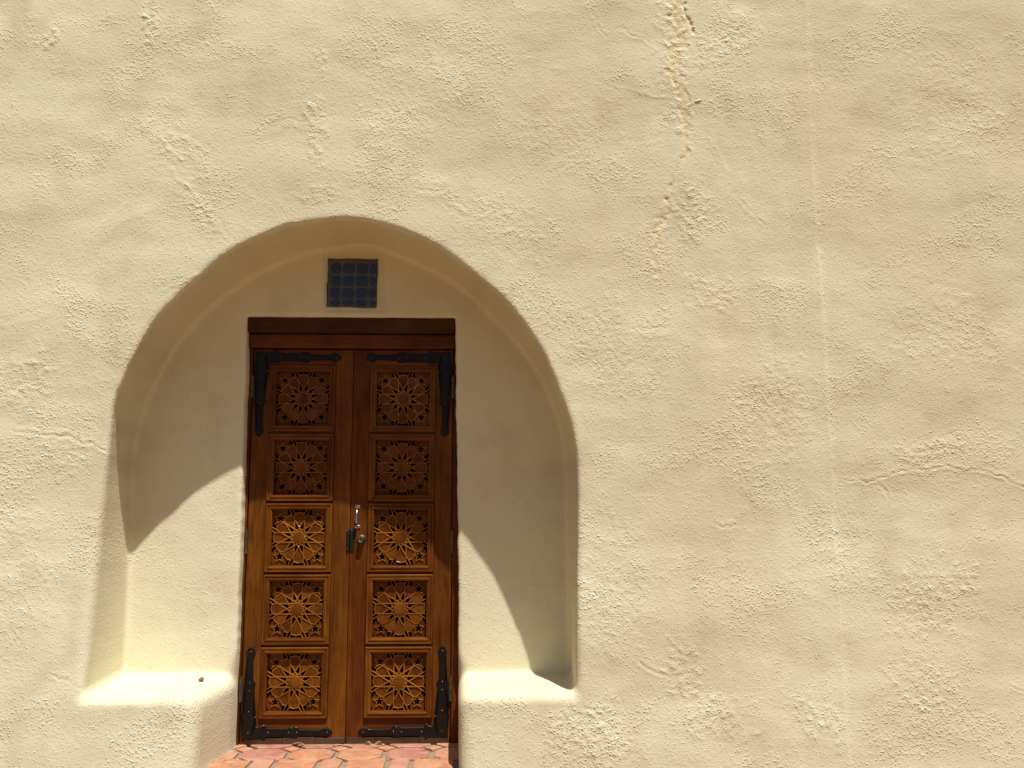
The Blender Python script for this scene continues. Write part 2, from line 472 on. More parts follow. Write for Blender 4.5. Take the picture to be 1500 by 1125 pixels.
for k in range(26):                       # faint swipes of the trowel
    cx, cz = lr.uniform(-1.8, 3.3), lr.uniform(.4, 3.8)
    a, L = lr.choice((lr.uniform(-.5, .5), lr.uniform(-.9, .9))), lr.uniform(.06, .22)
    groove([(cx - L * math.cos(a), cz - L * math.sin(a)), (cx, cz + lr.uniform(-.02, .02)), (cx + L * math.cos(a), cz + L * math.sin(a))],
           lr.uniform(.010, .026), lr.choice((-1, 1)) * lr.uniform(.0005, .0011), .3)

for pts, dp in (([(-.42, 3.02), (-.30, 3.06), (-.16, 3.05), (-.02, 3.10)], .0016), ([(.30, 2.72), (.45, 2.70), (.62, 2.60)], .0020), ([(1.28, 2.05), (1.42, 2.02), (1.60, 2.04)], .0016),
                ([(1.86, 1.55), (1.90, 1.35), (1.88, 1.15)], .0018), ([(2.10, 2.1), (2.08, 1.8), (2.12, 1.6)], .0016), ([(1.78, 3.0), (1.86, 2.85), (1.84, 2.7)], .0018),
                ([(2.6, 2.95), (2.85, 2.9), (3.1, 2.97)], .0014), ([(2.5, .62), (2.75, .66), (2.95, .60)], .0014), ([(-1.9, 2.1), (-1.6, 2.05), (-1.35, 2.12)], .0014),
                ([(.55, 3.45), (.75, 3.40), (1.0, 3.44)], .0014), ([(-1.2, 2.45), (-1.05, 2.6), (-.95, 2.62)], .0016), ([(1.22, 1.25), (1.3, 1.05), (1.28, .9)], .0014)):
    groove(pts, .006, dp, .8)
    groove([(x + .03, z - .035) for x, z in pts], .018, -dp, .3)
big_clod = np.maximum(perlin(X2, Z2, 0.045, 29) - 0.18, 0)
relief += np.clip(stamp * 1.1 - .25, 0, 1) * 0.006 * big_clod

# the open settlement crack with its sandy filler
dC, pC, _ = seg_dist(X2 + jit * 1.6, Z2 + jit2, CRACK)
wC = np.interp(pC * 12, [0, 1, 3, 4.2, 5, 6, 6.6, 8, 9, 9.6, 10.3, 12], [.042, .036, .040, .036, .018, .013, .008, .008, .010, .016, .016, .008]).astype(np.float32)
wC *= np.clip(1 + 0.9 * perlin(X2, Z2, 0.05, 31) + 0.5 * perlin(X2, Z2, 0.02, 35), .5, 2)
inC = 1 - sstep(0.8, 1.15, dC / wC)
relief -= inC * (0.0022 - 0.0022 * (0.45 - clod2) - 0.0016 * perlin(X2, Z2, 0.03, 33))
relief += (0.004 - 0.0025 * (pC > .5)) * np.exp(-((dC - wC - 0.006) / 0.008) ** 2) * sstep(-.2, .4, perlin(X2, Z2, 0.05, 32)) * (pC > 0.01)
d2, p2, _ = seg_dist(X2 + jit * 1.3, Z2 + jit2, [(1.66, 4.2), (1.69, 3.72), (1.715, 3.60), (1.735, 3.53)])
relief -= 0.010 * np.exp(-(d2 / 0.007) ** 2) * (1 - sstep(.9, 1, p2))
dk, pk, _ = seg_dist(X2 + jit * 1.8, Z2 + jit2, [(1.685, 2.93), (1.63, 2.80), (1.594, 2.732), (1.602, 2.662), (1.54, 2.54), (1.525, 2.44)])
relief -= 0.004 * np.exp(-(dk / 0.006) ** 2) * sstep(-.4, .2, perlin(X2, Z2, 0.06, 34))
dm, pm, _ = seg_dist(X2 + jit * 1.4 + .012, Z2 + jit2, CRACK[:7])
relief -= 0.0030 * np.exp(-(dm / 0.0055) ** 2) * sstep(-.3, .3, perlin(X2, Z2, 0.05, 37))
repair = inC * np.clip(0.85 + 0.6 * perlin(X2, Z2, 0.06, 36), .35, 1)

# joint where the plaster of the right-hand stretch sits back
seamx = np.interp(Z2, [p[1] for p in SEAM[::-1]], [p[0] for p in SEAM[::-1]]).astype(np.float32)
dS = X2 - seamx + 0.25 * perlin(X2, Z2, 0.12, 44) * 0.02
relief -= 0.009 * sstep(-.014, .016, dS)
relief += 0.0012 * np.exp(-((dS + 0.012) / 0.012) ** 2) * (0.6 + 0.8 * perlin(X2, Z2, 0.2, 41))
relief -= 0.004 * sstep(-.55, -.05, dS) * (dS < 0.004)

front = -0.50 - 0.050 * np.clip((1.20 - Z2) / 1.20, 0, 1.6) ** 1.3 - relief
front -= 0.018 * np.exp(-((X2 + .85) / .5) ** 2) * sstep(.5, .25, Z2)
back = Y_BACK - (0.0050 * perlin(X2, Z2, 0.5, 71) + 0.0018 * perlin(X2, Z2, 0.16, 72) + 0.0005 * perlin(X2, Z2, 0.06, 73))
back -= 0.0007 * sstep(.1, .5, perlin(X2, Z2, 0.3, 74)) * (0.45 - clod)
# shallow sinking round the glazed tile
sink = poly_sdf(X2 + .25 * jit, Z2 + .25 * jit2, [(-.160, 2.60), (.157, 2.60), (.165, 2.186), (-.152, 2.183)])
back += 0.008 * (1 - sstep(-.012, .006, sink)) * (Z2 > 2.0)

edge_wob = 0.007 * perlin(X2, Z2, 0.30, 81) + 0.004 * perlin(X2, Z2, 0.10, 82) + 0.0014 * perlin(X2, Z2, 0.03, 83)
edge_wob *= 0.25 + 0.75 * sstep(1.35, 1.7, Z2)
ledge_cut = LEDGE_Z + 0.006 * perlin(X2, Z2, 0.4, 84)
def niche(chain):
    ch = smooth_poly(chain, 2)
    ch[0] = (ch[0][0], -1.0); ch[-1] = (ch[-1][0], -1.0)
    return poly_sdf(X2, Z2, ch)
gF, gB = niche(arch_front) + edge_wob, niche(arch_back) + edge_wob * 0.6
floor_d = ledge_cut - Z2                       # positive below the ledge
jw = 0.004 * perlin(X2, Z2, 0.2, 91) + (0.0006 + 0.0024 * sstep(.40, .50, Z2)) * perlin(X2, Z2, 0.06, 92)
xl = np.interp(Z2, [0.0, .346, .979, 1.357, 2.028, 2.2], [-.538, -.537, -.536, -.539, -.545, -.548]).astype(np.float32) + jw
xr = np.interp(Z2, [0.0, .307, .978, 1.675, 2.144, 2.2], [.571, .567, .558, .545, .534, .534]).astype(np.float32) + jw
doorL, doorR, doorT = xl - X2, X2 - xr, Z2 - 2.160 - 0.5 * jw
kF = (0.030 + 0.014 * (1 - sstep(.34, .62, Z2)) + 0.030 * sstep(-.85, -1.0, X2) * (1 - sstep(1.1, 1.6, Z2)) * sstep(.36, .6, Z2)).astype(np.float32)
kD = (0.022 + 0.055 * (1 - sstep(.30, .48, Z2))).astype(np.float32)

nx, ny, nz = len(xs), len(ys), len(zs)
F = np.empty((nx, ny, nz), np.float32)
Yg = ys[None, :, None]
tY = np.clip((Yg + 0.5) / 0.42, -0.3, 1.1)
slope_floor = 0.025 * np.clip(Y_BACK - Yg, 0, .6)          # the ledges fall slightly to the front
for a in range(0, nx, 48):
    sl = slice(a, min(a + 48, nx))
    g = gF[sl, None, :] * (1 - tY) + gB[sl, None, :] * tY
    g = smax(g, floor_d[sl, None, :] - slope_floor, 0.05)
    n = smax(g, Yg - back[sl, None, :], 0.036)
    f = smax(front[sl, None, :] - Yg, -n, kF[sl, None, :])
    out = np.clip(-0.13 - Yg, 0, 1)
    p = np.maximum(np.maximum(np.maximum(doorL[sl, None, :] - 0.115 * out, doorR[sl, None, :] - 0.03 * out), doorT[sl, None, :]), Yg - 0.105)
    F[sl] = smax(f, -p, kD[sl, None, :])

def surface_net(F, xs, ys, zs):
    S = F < 0
    cnt = np.zeros((F.shape[0] - 1, F.shape[1] - 1, F.shape[2] - 1), np.uint8)
    offs = [(i, j, k) for i in (0, 1) for j in (0, 1) for k in (0, 1)]
    def view(A, o):
        return A[o[0]:A.shape[0] - 1 + o[0], o[1]:A.shape[1] - 1 + o[1], o[2]:A.shape[2] - 1 + o[2]]
    for o in offs:
        cnt += view(S, o)
    act = (cnt > 0) & (cnt < 8)
    del cnt
    I, J, K = np.nonzero(act)
    idx = np.full(act.shape, -1, np.int32)
    idx[I, J, K] = np.arange(len(I), dtype=np.int32)
    val = {o: F[I + o[0], J + o[1], K + o[2]] for o in offs}
    gx = [xs[I], xs[I + 1]]; gy = [ys[J], ys[J + 1]]; gz = [zs[K], zs[K + 1]]
    acc = np.zeros((len(I), 3)); num = np.zeros(len(I))
    for o in offs:
        for ax in range(3):
            if o[ax] == 1:
                continue
            q = list(o); q[ax] = 1; q = tuple(q)
            va, vb = val[o], val[q]
            m = (va < 0) != (vb < 0)
            t = np.where(m, va / np.where(m, va - vb, 1), 0)
            P = [gx[o[0]], gy[o[1]], gz[o[2]]]; Q = [gx[q[0]], gy[q[1]], gz[q[2]]]
            for c in range(3):
                acc[:, c] += np.where(m, P[c] + t * (Q[c] - P[c]), 0)
            num += m
    V = acc / num[:, None]
    quads = []
    for ax in range(3):
        b, c = [(1, 2), (2, 0), (0, 1)][ax]
        A0 = [slice(None)] * 3; A1 = [slice(None)] * 3
        A0[ax] = slice(0, -1); A1[ax] = slice(1, None)
        s0, s1 = S[tuple(A0)], S[tuple(A1)]
        E = np.array(np.nonzero(s0 != s1))
        ok = (E[b] > 0) & (E[c] > 0) & (E[b] < F.shape[b] - 1) & (E[c] < F.shape[c] - 1)
        E = E[:, ok]
        inside0 = s0[E[0], E[1], E[2]]
        def cell(db, dc):
            q = E.copy(); q[b] -= db; q[c] -= dc
            return idx[q[0], q[1], q[2]]
        q = np.stack([cell(1, 1), cell(0, 1), cell(0, 0), cell(1, 0)], 1)
        q[~inside0] = q[~inside0][:, ::-1]
        quads.append(q)
    return V, np.concatenate(quads), I, K

V, Q, VI, VK = surface_net(F, xs, ys, zs)
del F
# vertex attributes read off the maps
stamp_v = stamp[VI, VK]; patch_v = patchy[VI, VK]
in_niche = (gF[VI, VK] < 0.01) & (V[:, 1] > front[VI, VK] + 0.05) & (V[:, 2] > LEDGE_Z - .3)
rough_v = np.where(in_niche, 0.26 + 0.34 * patch_v, 0.32 + 0.50 * patch_v + 0.45 * np.clip(stamp_v, 0, 1)).astype(np.float32)
warm_v = np.clip(0.15 + 0.55 * sstep(-1.2, 2.0, V[:, 0]) + 0.15 * sstep(2.33, 2.36, V[:, 0]) + 0.5 * perlin(V[:, 0], V[:, 2], .7, 95)
                 - 0.1 * (in_niche), 0, 1).astype(np.float32)
stain_v = (np.clip(0.9 * perlin(V[:, 0], V[:, 2], .30, 96) + 0.6 * perlin(V[:, 0], V[:, 2], .11, 97) - 0.05, 0, 1) * 0.7 * (1 - .4 * in_niche)).astype(np.float32)
repair_v = (repair[VI, VK] * ~in_niche).astype(np.float32)

me_all = bpy.data.meshes.new("whole")
def build_mesh(name, V, Q):
    me = bpy.data.meshes.new(name)
    me.vertices.add(len(V)); me.vertices.foreach_set("co", V.astype(np.float32).ravel())
    me.loops.add(len(Q) * 4); me.loops.foreach_set("vertex_index", Q.astype(np.int32).ravel())
    me.polygons.add(len(Q)); me.polygons.foreach_set("loop_start", np.arange(0, len(Q) * 4, 4, dtype=np.int32))
    me.polygons.foreach_set("use_smooth", np.ones(len(Q), bool))
    me.update()
    return me
# vertex normals of the whole surface, so that the pieces meet without a seam
A, B, C_, D = (V[Q[:, i]] for i in range(4))
fn = np.cross(C_ - A, D - B)
VN = np.zeros_like(V)
for i in range(4):
    for c in range(3):
        VN[:, c] += np.bincount(Q[:, i], fn[:, c], len(V))
VN /= np.linalg.norm(VN, axis=1)[:, None] + 1e-12

FC = (A + B + C_ + D) / 4
fnn = fn / (np.linalg.norm(fn, axis=1)[:, None] + 1e-12)
f_rep = repair_v[Q].mean(1) > 0.3
f_niche = in_niche[Q].mean(1) > 0.5
seam_f = np.interp(FC[:, 2], [p[1] for p in SEAM[::-1]], [p[0] for p in SEAM[::-1]])
part = np.zeros(len(Q), np.int8)                       # 0 wall face
part[FC[:, 0] > seam_f + 0.004] = 1                    # right-hand plaster stretch
part[f_rep & (part == 0)] = 2                          # crack filler
part[f_niche & (FC[:, 2] > 0.30)] = 3                  # recess
low = (FC[:, 2] < LEDGE_Z + .03) & (FC[:, 2] > -.45) & (np.abs(FC[:, 0]) < 1.12)
ledge_like = low & (((fnn[:, 2] > 0.6) & (FC[:, 2] > .25) & (FC[:, 1] > -.66)))
part[ledge_like & (FC[:, 0] < 0)] = 4
part[ledge_like & (FC[:, 0] > 0)] = 5

def sub_obj(name, sel, parent=None):
    q = Q[sel]
    used, inv = np.unique(q, return_inverse=True)
    me = build_mesh(name, V[used], inv.reshape(q.shape))
    for nm, arr in (("rough", rough_v), ("repair", repair_v), ("warm", warm_v), ("stain", stain_v)):
        at = me.attributes.new(nm, 'FLOAT', 'POINT'); at.data.foreach_set("value", arr[used])
    me.normals_split_custom_set_from_vertices(VN[used].astype(np.float32))
    return mesh_obj(name, me, M["stucco"], parent)

wall = tag(sub_obj("adobe_wall", part == 0), "cream adobe stucco wall with a rounded arched recess around the door", "wall", kind="thing")
tag(sub_obj("plaster_section", part == 1, wall), "slightly set back stretch of plaster right of the upright joint")
tag(sub_obj("crack_filler", part == 2, wall), "sandy yellow filler in the long crack")
tag(sub_obj("arched_recess", part == 3, wall), "smooth shaded arched recess")
tag(sub_obj("ledge", part == 4, wall), "sunlit ledge left of the door")
tag(sub_obj("ledge", part == 5, wall), "sunlit ledge right of the door")

def lump(bm, c, r, seed, sub=2, squash=(1, 1, 1)):
    q = random.Random(seed)
    vs = bmesh.ops.create_icosphere(bm, subdivisions=sub, radius=1.0)["verts"]
    ph = [(q.uniform(1.5, 3.5), q.uniform(0, 6), q.uniform(1.5, 3.5), q.uniform(0, 6)) for _ in range(3)]
    for v in vs:
        k = 1 + 0.14 * sum(math.sin(a * v.co.x + b) * math.cos(d * v.co.z + e) for a, b, d, e in ph)
        v.co = Vector((c[0] + v.co.x * r * k * squash[0], c[1] + v.co.y * r * k * squash[1], c[2] + v.co.z * r * k * squash[2]))

bm = bmesh.new(); lump(bm, (1.748, -.499, 3.183), .014, 3, 2, (1.7, .75, .42))
for v in bm.verts:
    v.co.z += 0.25 * (v.co.x - 1.748)
chip_me = bm_mesh("plaster_chip", bm, True)
for nm, val in (("rough", .6), ("repair", 0.0), ("warm", 0.0), ("stain", 0.0)):
    at = chip_me.attributes.new(nm, 'FLOAT', 'POINT'); at.data.foreach_set("value", [val] * len(chip_me.vertices))
tag(mesh_obj("plaster_chip", chip_me, M["stucco"], wall), "loose plaster chip beside the crack")

# ------------------------------------------------------------------ ground and tiled doorstep
GZ = -0.36
gm = bmesh.new()
bmesh.ops.create_grid(gm, x_segments=40, y_segments=40, size=60)
for v in gm.verts:
    v.co.z = GZ + 0.01 * math.sin(v.co.x * 1.3) * math.cos(v.co.y * 0.9)
tag(mesh_obj("ground", bm_mesh("ground", gm, True), M["ground"]), "sandy paved ground in front of the wall", kind="structure")

step = tag(box("doorstep", (-.615, .60, -.53, .10, GZ - .1, -.013), M["mortar"], None, .004), "mortared doorstep of terracotta tiles", kind="structure")
def tile(name, pts, mat, z=0.0):
    bm = bmesh.new()
    bm_prism(bm, pts, -(z + .000), .012 - z, .007, .0035)
    for v in bm.verts:                      # prism axis y -> up
        v.co = Vector((v.co.x, v.co.z, -v.co.y))
    bmesh.ops.recalc_face_normals(bm, faces=bm.faces)
    o = mesh_obj(name, bm_mesh(name, bm), mat, step)
    return o
T = ["terra_pink", "terra_red", "terra_orange"]
PITCH = 0.2300
tr = random.Random(3)
cols = {-2: "terra_pink", -1: "terra_red", 0: "terra_orange", 1: "terra_orange", 2: "terra_red", 3: "terra_red"}
for r in range(2):
    cy = -.187 + r * PITCH
    for c in range(-3, 4):
        cx = -.132 + c * PITCH * 1.0
        if cx < -.75 or cx > .70:
            continue
        a, b = .103, .050
        pts = [(a, -b), (a, b), (b, a), (-b, a), (-a, b), (-a, -b), (-b, -a), (b, -a)]
        pts = [(cx + x + tr.uniform(-.004, .004), min(cy + y + tr.uniform(-.004, .004), .095)) for x, y in pts]
        if r == 0:
            m = {-1: "terra_red", 0: "terra_orange", 1: "terra_orange", 2: "terra_red"}.get(c, "terra_pink")
        else:
            m = {-1: "terra_red", 0: "terra_red", 1: "terra_red", 2: "terra_red"}.get(c, "terra_pink")
        tile("octagon_tile", pts, M[m], tr.uniform(-.001, .0015))
    for c in range(-3, 4):
        cx = -.132 + (c + .5) * PITCH
        for cy2 in ([cy + .5 * PITCH] if r == 1 else [cy - .5 * PITCH + .0, cy + .5 * PITCH]):
            if cy2 > .1:
                continue
            a = .044
            pts = [(cx + a, cy2), (cx, cy2 + a), (cx - a, cy2), (cx, cy2 - a)]
            if cy2 < -.25:
                pts = [(cx + a * .9, -.276), (cx, cy2 + a), (cx - a * .9, -.276)]
            pts = [(x + tr.uniform(-.003, .003), y + tr.uniform(-.002, .002)) for x, y in pts]
            tile("diamond_tile", pts, M[tr.choice(["terra_pink", "terra_pink", "terra_orange"])], tr.uniform(-.0015, .001))
nose = [(-.579, -.398), (-.379, -.287), (-.264, -.086), (-.061, .028), (.057, .235), (.26, .346), (.368, .549)]
for i, (a, b) in enumerate(nose):
    pts = [(a, -.52), (b, -.52), (b, -.288), (a, -.288)]
    pts = [(x + tr.uniform(-.003, .003), y + tr.uniform(-.003, .003)) for x, y in pts]
    tile("nosing_tile", pts, M["terra_orange" if b - a > .15 else "terra_pink"], tr.uniform(-.001, .001))

# ------------------------------------------------------------------ lintel, frame
def rough_beam(name, x0, x1, y0, y1, z0, z1, mat, parent=None, amp=.004, n=36):
    bm = bmesh.new()
    q = random.Random(12)
    ring = [(0, 0), (0, .5), (0, 1), (.5, 1), (1, 1), (1, .5), (1, 0), (.5, 0)]
    rows = []
    for i in range(n + 1):
        t = i / n
        row = []
        for (a, b) in ring:
            w = amp * (math.sin(t * 23 + b * 5 + a) * .4 + math.sin(t * 51 + a * 3 + b * 2) * .3 + q.uniform(-.5, .5) * .7)
            row.append(bm.verts.new((x0 + (x1 - x0) * t + (q.uniform(-amp, amp) if i in (0, n) else 0), y0 + (y1 - y0) * a + w * .6, z0 + (z1 - z0) * b + (w if b == 1 else .2 * w))))
        rows.append(row)
    for A_, B_ in zip(rows[:-1], rows[1:]):
        for k in range(8):
            bm.faces.new((A_[k], A_[(k + 1) % 8], B_[(k + 1) % 8], B_[k]))
    bm.faces.new(rows[0][::-1]); bm.faces.new(rows[-1])
    bmesh.ops.recalc_face_normals(bm, faces=bm.faces)
    return mesh_obj(name, bm_mesh(name, bm), mat, parent)
lin = rough_beam("lintel", -.546, .531, -.066, .09, 2.081, 2.157, M["lintel"])
tag(lin, "dark rough-hewn wooden lintel beam above the double door", "lintel", kind="thing")

frame = tag(empty("door_casing", (0, 0, 0)), "thin reddish wooden door frame around the carved double door", "door casing", kind="thing")
box("header", (-.552, .550, -.034, .085, 2.006, 2.077), M["frame"], frame, .003)
box("jamb", (-.562, -.528, -.014, .085, -.012, 2.0045), M["wood_v"], frame, .003)
box("jamb", (.528, .580, -.010, .085, -.012, 2.0045), M["wood_v"], frame, .003)

# ------------------------------------------------------------------ door leaves
LW, LH = 0.5215, 2.0
PCX, PHW, PHH, PTOP, PP = 0.2605, 0.1700, 0.1740, 1.9138, 0.3605
MW = 0.033
IHW, IHH = PHW - MW, PHH - MW

def moulding_mesh(half_len, name):
    """one mitred strip; runs along local x, outer edge at z=0, inner towards -z; front is -y"""
    prof = [(0, .0), (0, -.009), (.003, -.0125), (.0095, -.0125), (.0115, -.0085), (.0165, -.0085), (.0185, -.0135), (.0245, -.0135), (.0275, -.009), (.0325, -.008), (.033, .036)]
    bm = bmesh.new()
    L_, R_ = [], []
    for w, y in prof:
        L_.append(bm.verts.new((-half_len + w, y, -w))); R_.append(bm.verts.new((half_len - w, y, -w)))
    for i in range(len(prof) - 1):
        bm.faces.new((L_[i], L_[i + 1], R_[i + 1], R_[i]))
    bmesh.ops.recalc_face_normals(bm, faces=bm.faces)
    if sum(f.normal.y for f in bm.faces) > 0:
        bmesh.ops.reverse_faces(bm, faces=bm.faces)
    return bm_mesh(name, bm)
mould_w = moulding_mesh(PHW - .0004, "moulding_wide"); mould_w.materials.append(M["moulding"])
mould_h = moulding_mesh(PHH - .0004, "moulding_tall"); mould_h.materials.append(M["moulding"])

RS = 0.099
DC = RS * math.cos(math.radians(75))
RJ4 = DC / math.cos(math.radians(60))
def pol(r, deg):
    return (r * math.cos(math.radians(deg)), r * math.sin(math.radians(deg)))
def petal_outline(th):
    """shield-shaped cell on the ray at th degrees"""
    k = round(th / 30) % 12
    diag_ccw = k in (1, 4, 7, 10)            # the corner star lies on the counter-clockwise side
    diag_cw = k in (2, 5, 8, 11)
    base_ax = .1245 if k % 3 == 0 else .121
    ax_l = .111 if diag_ccw else base_ax
    ax_r = .111 if diag_cw else base_ax
    peak = .131 if k % 3 == 0 else .1265
    return [(RJ4, 0), (RS * math.cos(math.radians(15)), -DC), (ax_r, -DC * .93), (peak, 0 if k % 3 == 0 else (-.006 if diag_ccw else .006)), (ax_l, DC * .93), (RS * math.cos(math.radians(15)), DC)]
def rot(p, deg):
    c, s = math.cos(math.radians(deg)), math.sin(math.radians(deg))
    return (p[0] * c - p[1] * s, p[0] * s + p[1] * c)
LAT_Y = 0.009                                 # lattice crest, behind the leaf face
def bar(bm, p, q, w, y0, y1, ext=0.0):
    p, q = Vector(p), Vector(q)
    d = (q - p).normalized(); nrm = Vector((-d.y, d.x))
    p = p - d * ext; q = q + d * ext
    rows = []
    for pt in (p, q):
        rows.append([bm.verts.new((pt.x + nrm.x * o, y, pt.y + nrm.y * o)) for o, y in ((-w, y1), (-w, y0 + .0028), (-w * .45, y0), (w * .45, y0), (w, y0 + .0028), (w, y1))])
    for k in range(5):
        bm.faces.new((rows[0][k], rows[0][k + 1], rows[1][k + 1], rows[1][k]))
    bm.faces.new(rows[0]); bm.faces.new(rows[1][::-1])

def lattice_mesh():
    bm = bmesh.new()
    hw = .0036
    n = 0
    def y():
        nonlocal n
        n += 1
        return LAT_Y + 0.00022 * (n % 5) + 0.00006 * (n % 3)
    for k in range(12):
        a, b = pol(RS, 15 + 30 * k), pol(RS, 15 + 30 * (k + 5))
        bar(bm, a, b, hw, y(), LAT_Y + .016, .002)
    for k in range(12):
        o = [rot(p, 30 * k) for p in petal_outline(30 * k)]
        for i in (1, 2, 3, 4):
            bar(bm, o[i], o[i + 1], hw * .92, y(), LAT_Y + .016, .0012)
    for sx in (-1, 1):
        for sz in (-1, 1):
            cx, cz = sx * .0965, sz * .0985
            pts = [(cx + r * math.cos(math.radians(90 + 36 * i)), cz + r * math.sin(math.radians(90 + 36 * i))) for i in range(10) for r in [(.031 if i % 2 == 0 else .0135)]]
            for i in range(10):
                bar(bm, pts[i], pts[(i + 1) % 10], hw * .8, y(), LAT_Y + .016, .0008)
    for sx in (-1, 1):                       # board around each corner star
        for sz in (-1, 1):
            cx, cz = sx * .0965, sz * .0985
            star = [(cx + r * math.cos(math.radians(90 + 36 * i)), cz + r * math.sin(math.radians(90 + 36 * i))) for i in range(10) for r in [(.031 if i % 2 == 0 else .0135)]]
            x_in, x_out, z_in, z_out = cx - sx * .036, sx * (IHW + .003), cz - sz * .036, sz * (IHH + .003)
            ring = []
            for (x, z) in star:
                dx, dz = x - cx, z - cz
                t = min(((x_out if dx * sx > 0 else x_in) - cx) / dx if abs(dx) > 1e-6 else 9, ((z_out if dz * sz > 0 else z_in) - cz) / dz if abs(dz) > 1e-6 else 9)
                ring.append((cx + dx * t, cz + dz * t))
            A_ = [bm.verts.new((x, LAT_Y + .0055, z)) for x, z in star]; B_ = [bm.verts.new((x, LAT_Y + .0055, z)) for x, z in ring]
            for i in range(10):
                bm.faces.new((A_[i], A_[(i + 1) % 10], B_[(i + 1) % 10], B_[i])).material_index = 1
    # short ties from the petal ends to the panel border
    for k in range(12):
        o = [rot(p, 30 * k) for p in petal_outline(30 * k)]
        for i in (2, 4):
            x, z = o[i]
            if max(abs(x), abs(z)) > .112:
                if abs(x) > abs(z):
                    bar(bm, (x, z), (math.copysign(IHW + .002, x), z + (.012 if z > 0 else -.012)), hw * .8, y(), LAT_Y + .016)
                else:
                    bar(bm, (x, z), (x + (.012 if x > 0 else -.012), math.copysign(IHH + .002, z)), hw * .8, y(), LAT_Y + .016)
    bmesh.ops.recalc_face_normals(bm, faces=bm.faces)
    me = bm_mesh("lattice", bm); me.materials.append(M["carving"]); me.materials.append(M["petal"])
    return me
lat_me = lattice_mesh()

def petal_mesh(k):
    bm = bmesh.new()
    bm_prism(bm, petal_outline(30 * k), LAT_Y + .0038, LAT_Y + .018, .0055, .003)
    bmesh.ops.recalc_face_normals(bm, faces=bm.faces)
    me = bm_mesh("petal", bm); me.materials.append(M["petal"])
    return me
petal_me = [petal_mesh(k) for k in range(3)]
def rosette_mesh():
    bm = bmesh.new()
    prof = [(1.0, LAT_Y + .016), (1.0, LAT_Y + .0004), (.93, LAT_Y - .0008), (.5, LAT_Y - .0010), (.08, LAT_Y - .0011)]
    sides = 36
    rings = []
    for r, y in prof:
        rings.append([bm.verts.new((r * (.0295 + .0026 * math.cos(12 * a)) * math.cos(a), y, r * (.0295 + .0026 * math.cos(12 * a)) * math.sin(a))) for a in [2 * math.pi * i / sides for i in range(sides)]])
    for A_, B_ in zip(rings[:-1], rings[1:]):
        for i in range(sides):
            bm.faces.new((A_[i], A_[(i + 1) % sides], B_[(i + 1) % sides], B_[i]))
    bm.faces.new(rings[-1])
    bmesh.ops.recalc_face_normals(bm, faces=bm.faces)
    me = bm_mesh("rosette", bm); me.materials.append(M["petal"])
    return me
ros_me = rosette_mesh()
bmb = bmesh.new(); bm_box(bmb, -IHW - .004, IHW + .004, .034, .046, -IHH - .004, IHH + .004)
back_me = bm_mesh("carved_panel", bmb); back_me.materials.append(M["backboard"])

def arm_profile(L):
    return [(.055, .030), (.085, .027), (.104, .0285), (.109, .0385), (.118, .037), (.124, .023), (.20, .0205), (.232, .021), (.244, .027), (.256, .025), (.268, .0285), (.280, .025),
            (.290, .0155), (.36, .0135), (L - .062, .0125), (L - .052, .0145), (L - .040, .0215), (L - .022, .022), (L - .008, .012), (L, .003)]
def strap_mesh():
    """L-shaped strap, elbow at the origin corner, arms towards +x and +z"""
    L = 0.452
    cl = 0.034                                  # distance of an arm's centre line from the leaf edge
    pr = arm_profile(L)
    pts = [(.004, .004)]
    pts += [(s, cl - w if s > .06 else .004) for s, w in pr]           # outer side of the level arm
    pts += [(s, cl + w) for s, w in pr[::-1]]                          # inner side back
    pts += [(.072, .070)]
    pts += [(cl + w, s) for s, w in pr]
    pts += [(cl - w if s > .06 else .004, s) for s, w in pr[::-1]]
    rj = random.Random(8)
    pts = [(x + rj.uniform(-.0008, .0008), z + rj.uniform(-.0008, .0008)) for x, z in pts]
    bm = bmesh.new()
    bm_prism(bm, pts, -.0065, .0005, .0022, .0025)
    bmesh.ops.recalc_face_normals(bm, faces=bm.faces)
    me = bm_mesh("corner_strap", bm); me.materials.append(M["iron"])
    return me
strap_me = strap_mesh()
NAILS = [(.034, .034), (.135, .034), (.236, .034), (.276, .034), (.428, .034), (.034, .135), (.034, .236), (.034, .276), (.034, .428), (.109, .068), (.068, .109)]
bmn = bmesh.new(); bm_lathe_y(bmn, [(.0052, .0), (.0050, -.0022), (.0038, -.0040), (.0016, -.0049)], 0, 0, 10)
bmesh.ops.recalc_face_normals(bmn, faces=bmn.faces)
nail_me = bm_mesh("nail", bmn, True); nail_me.materials.append(M["nail"])

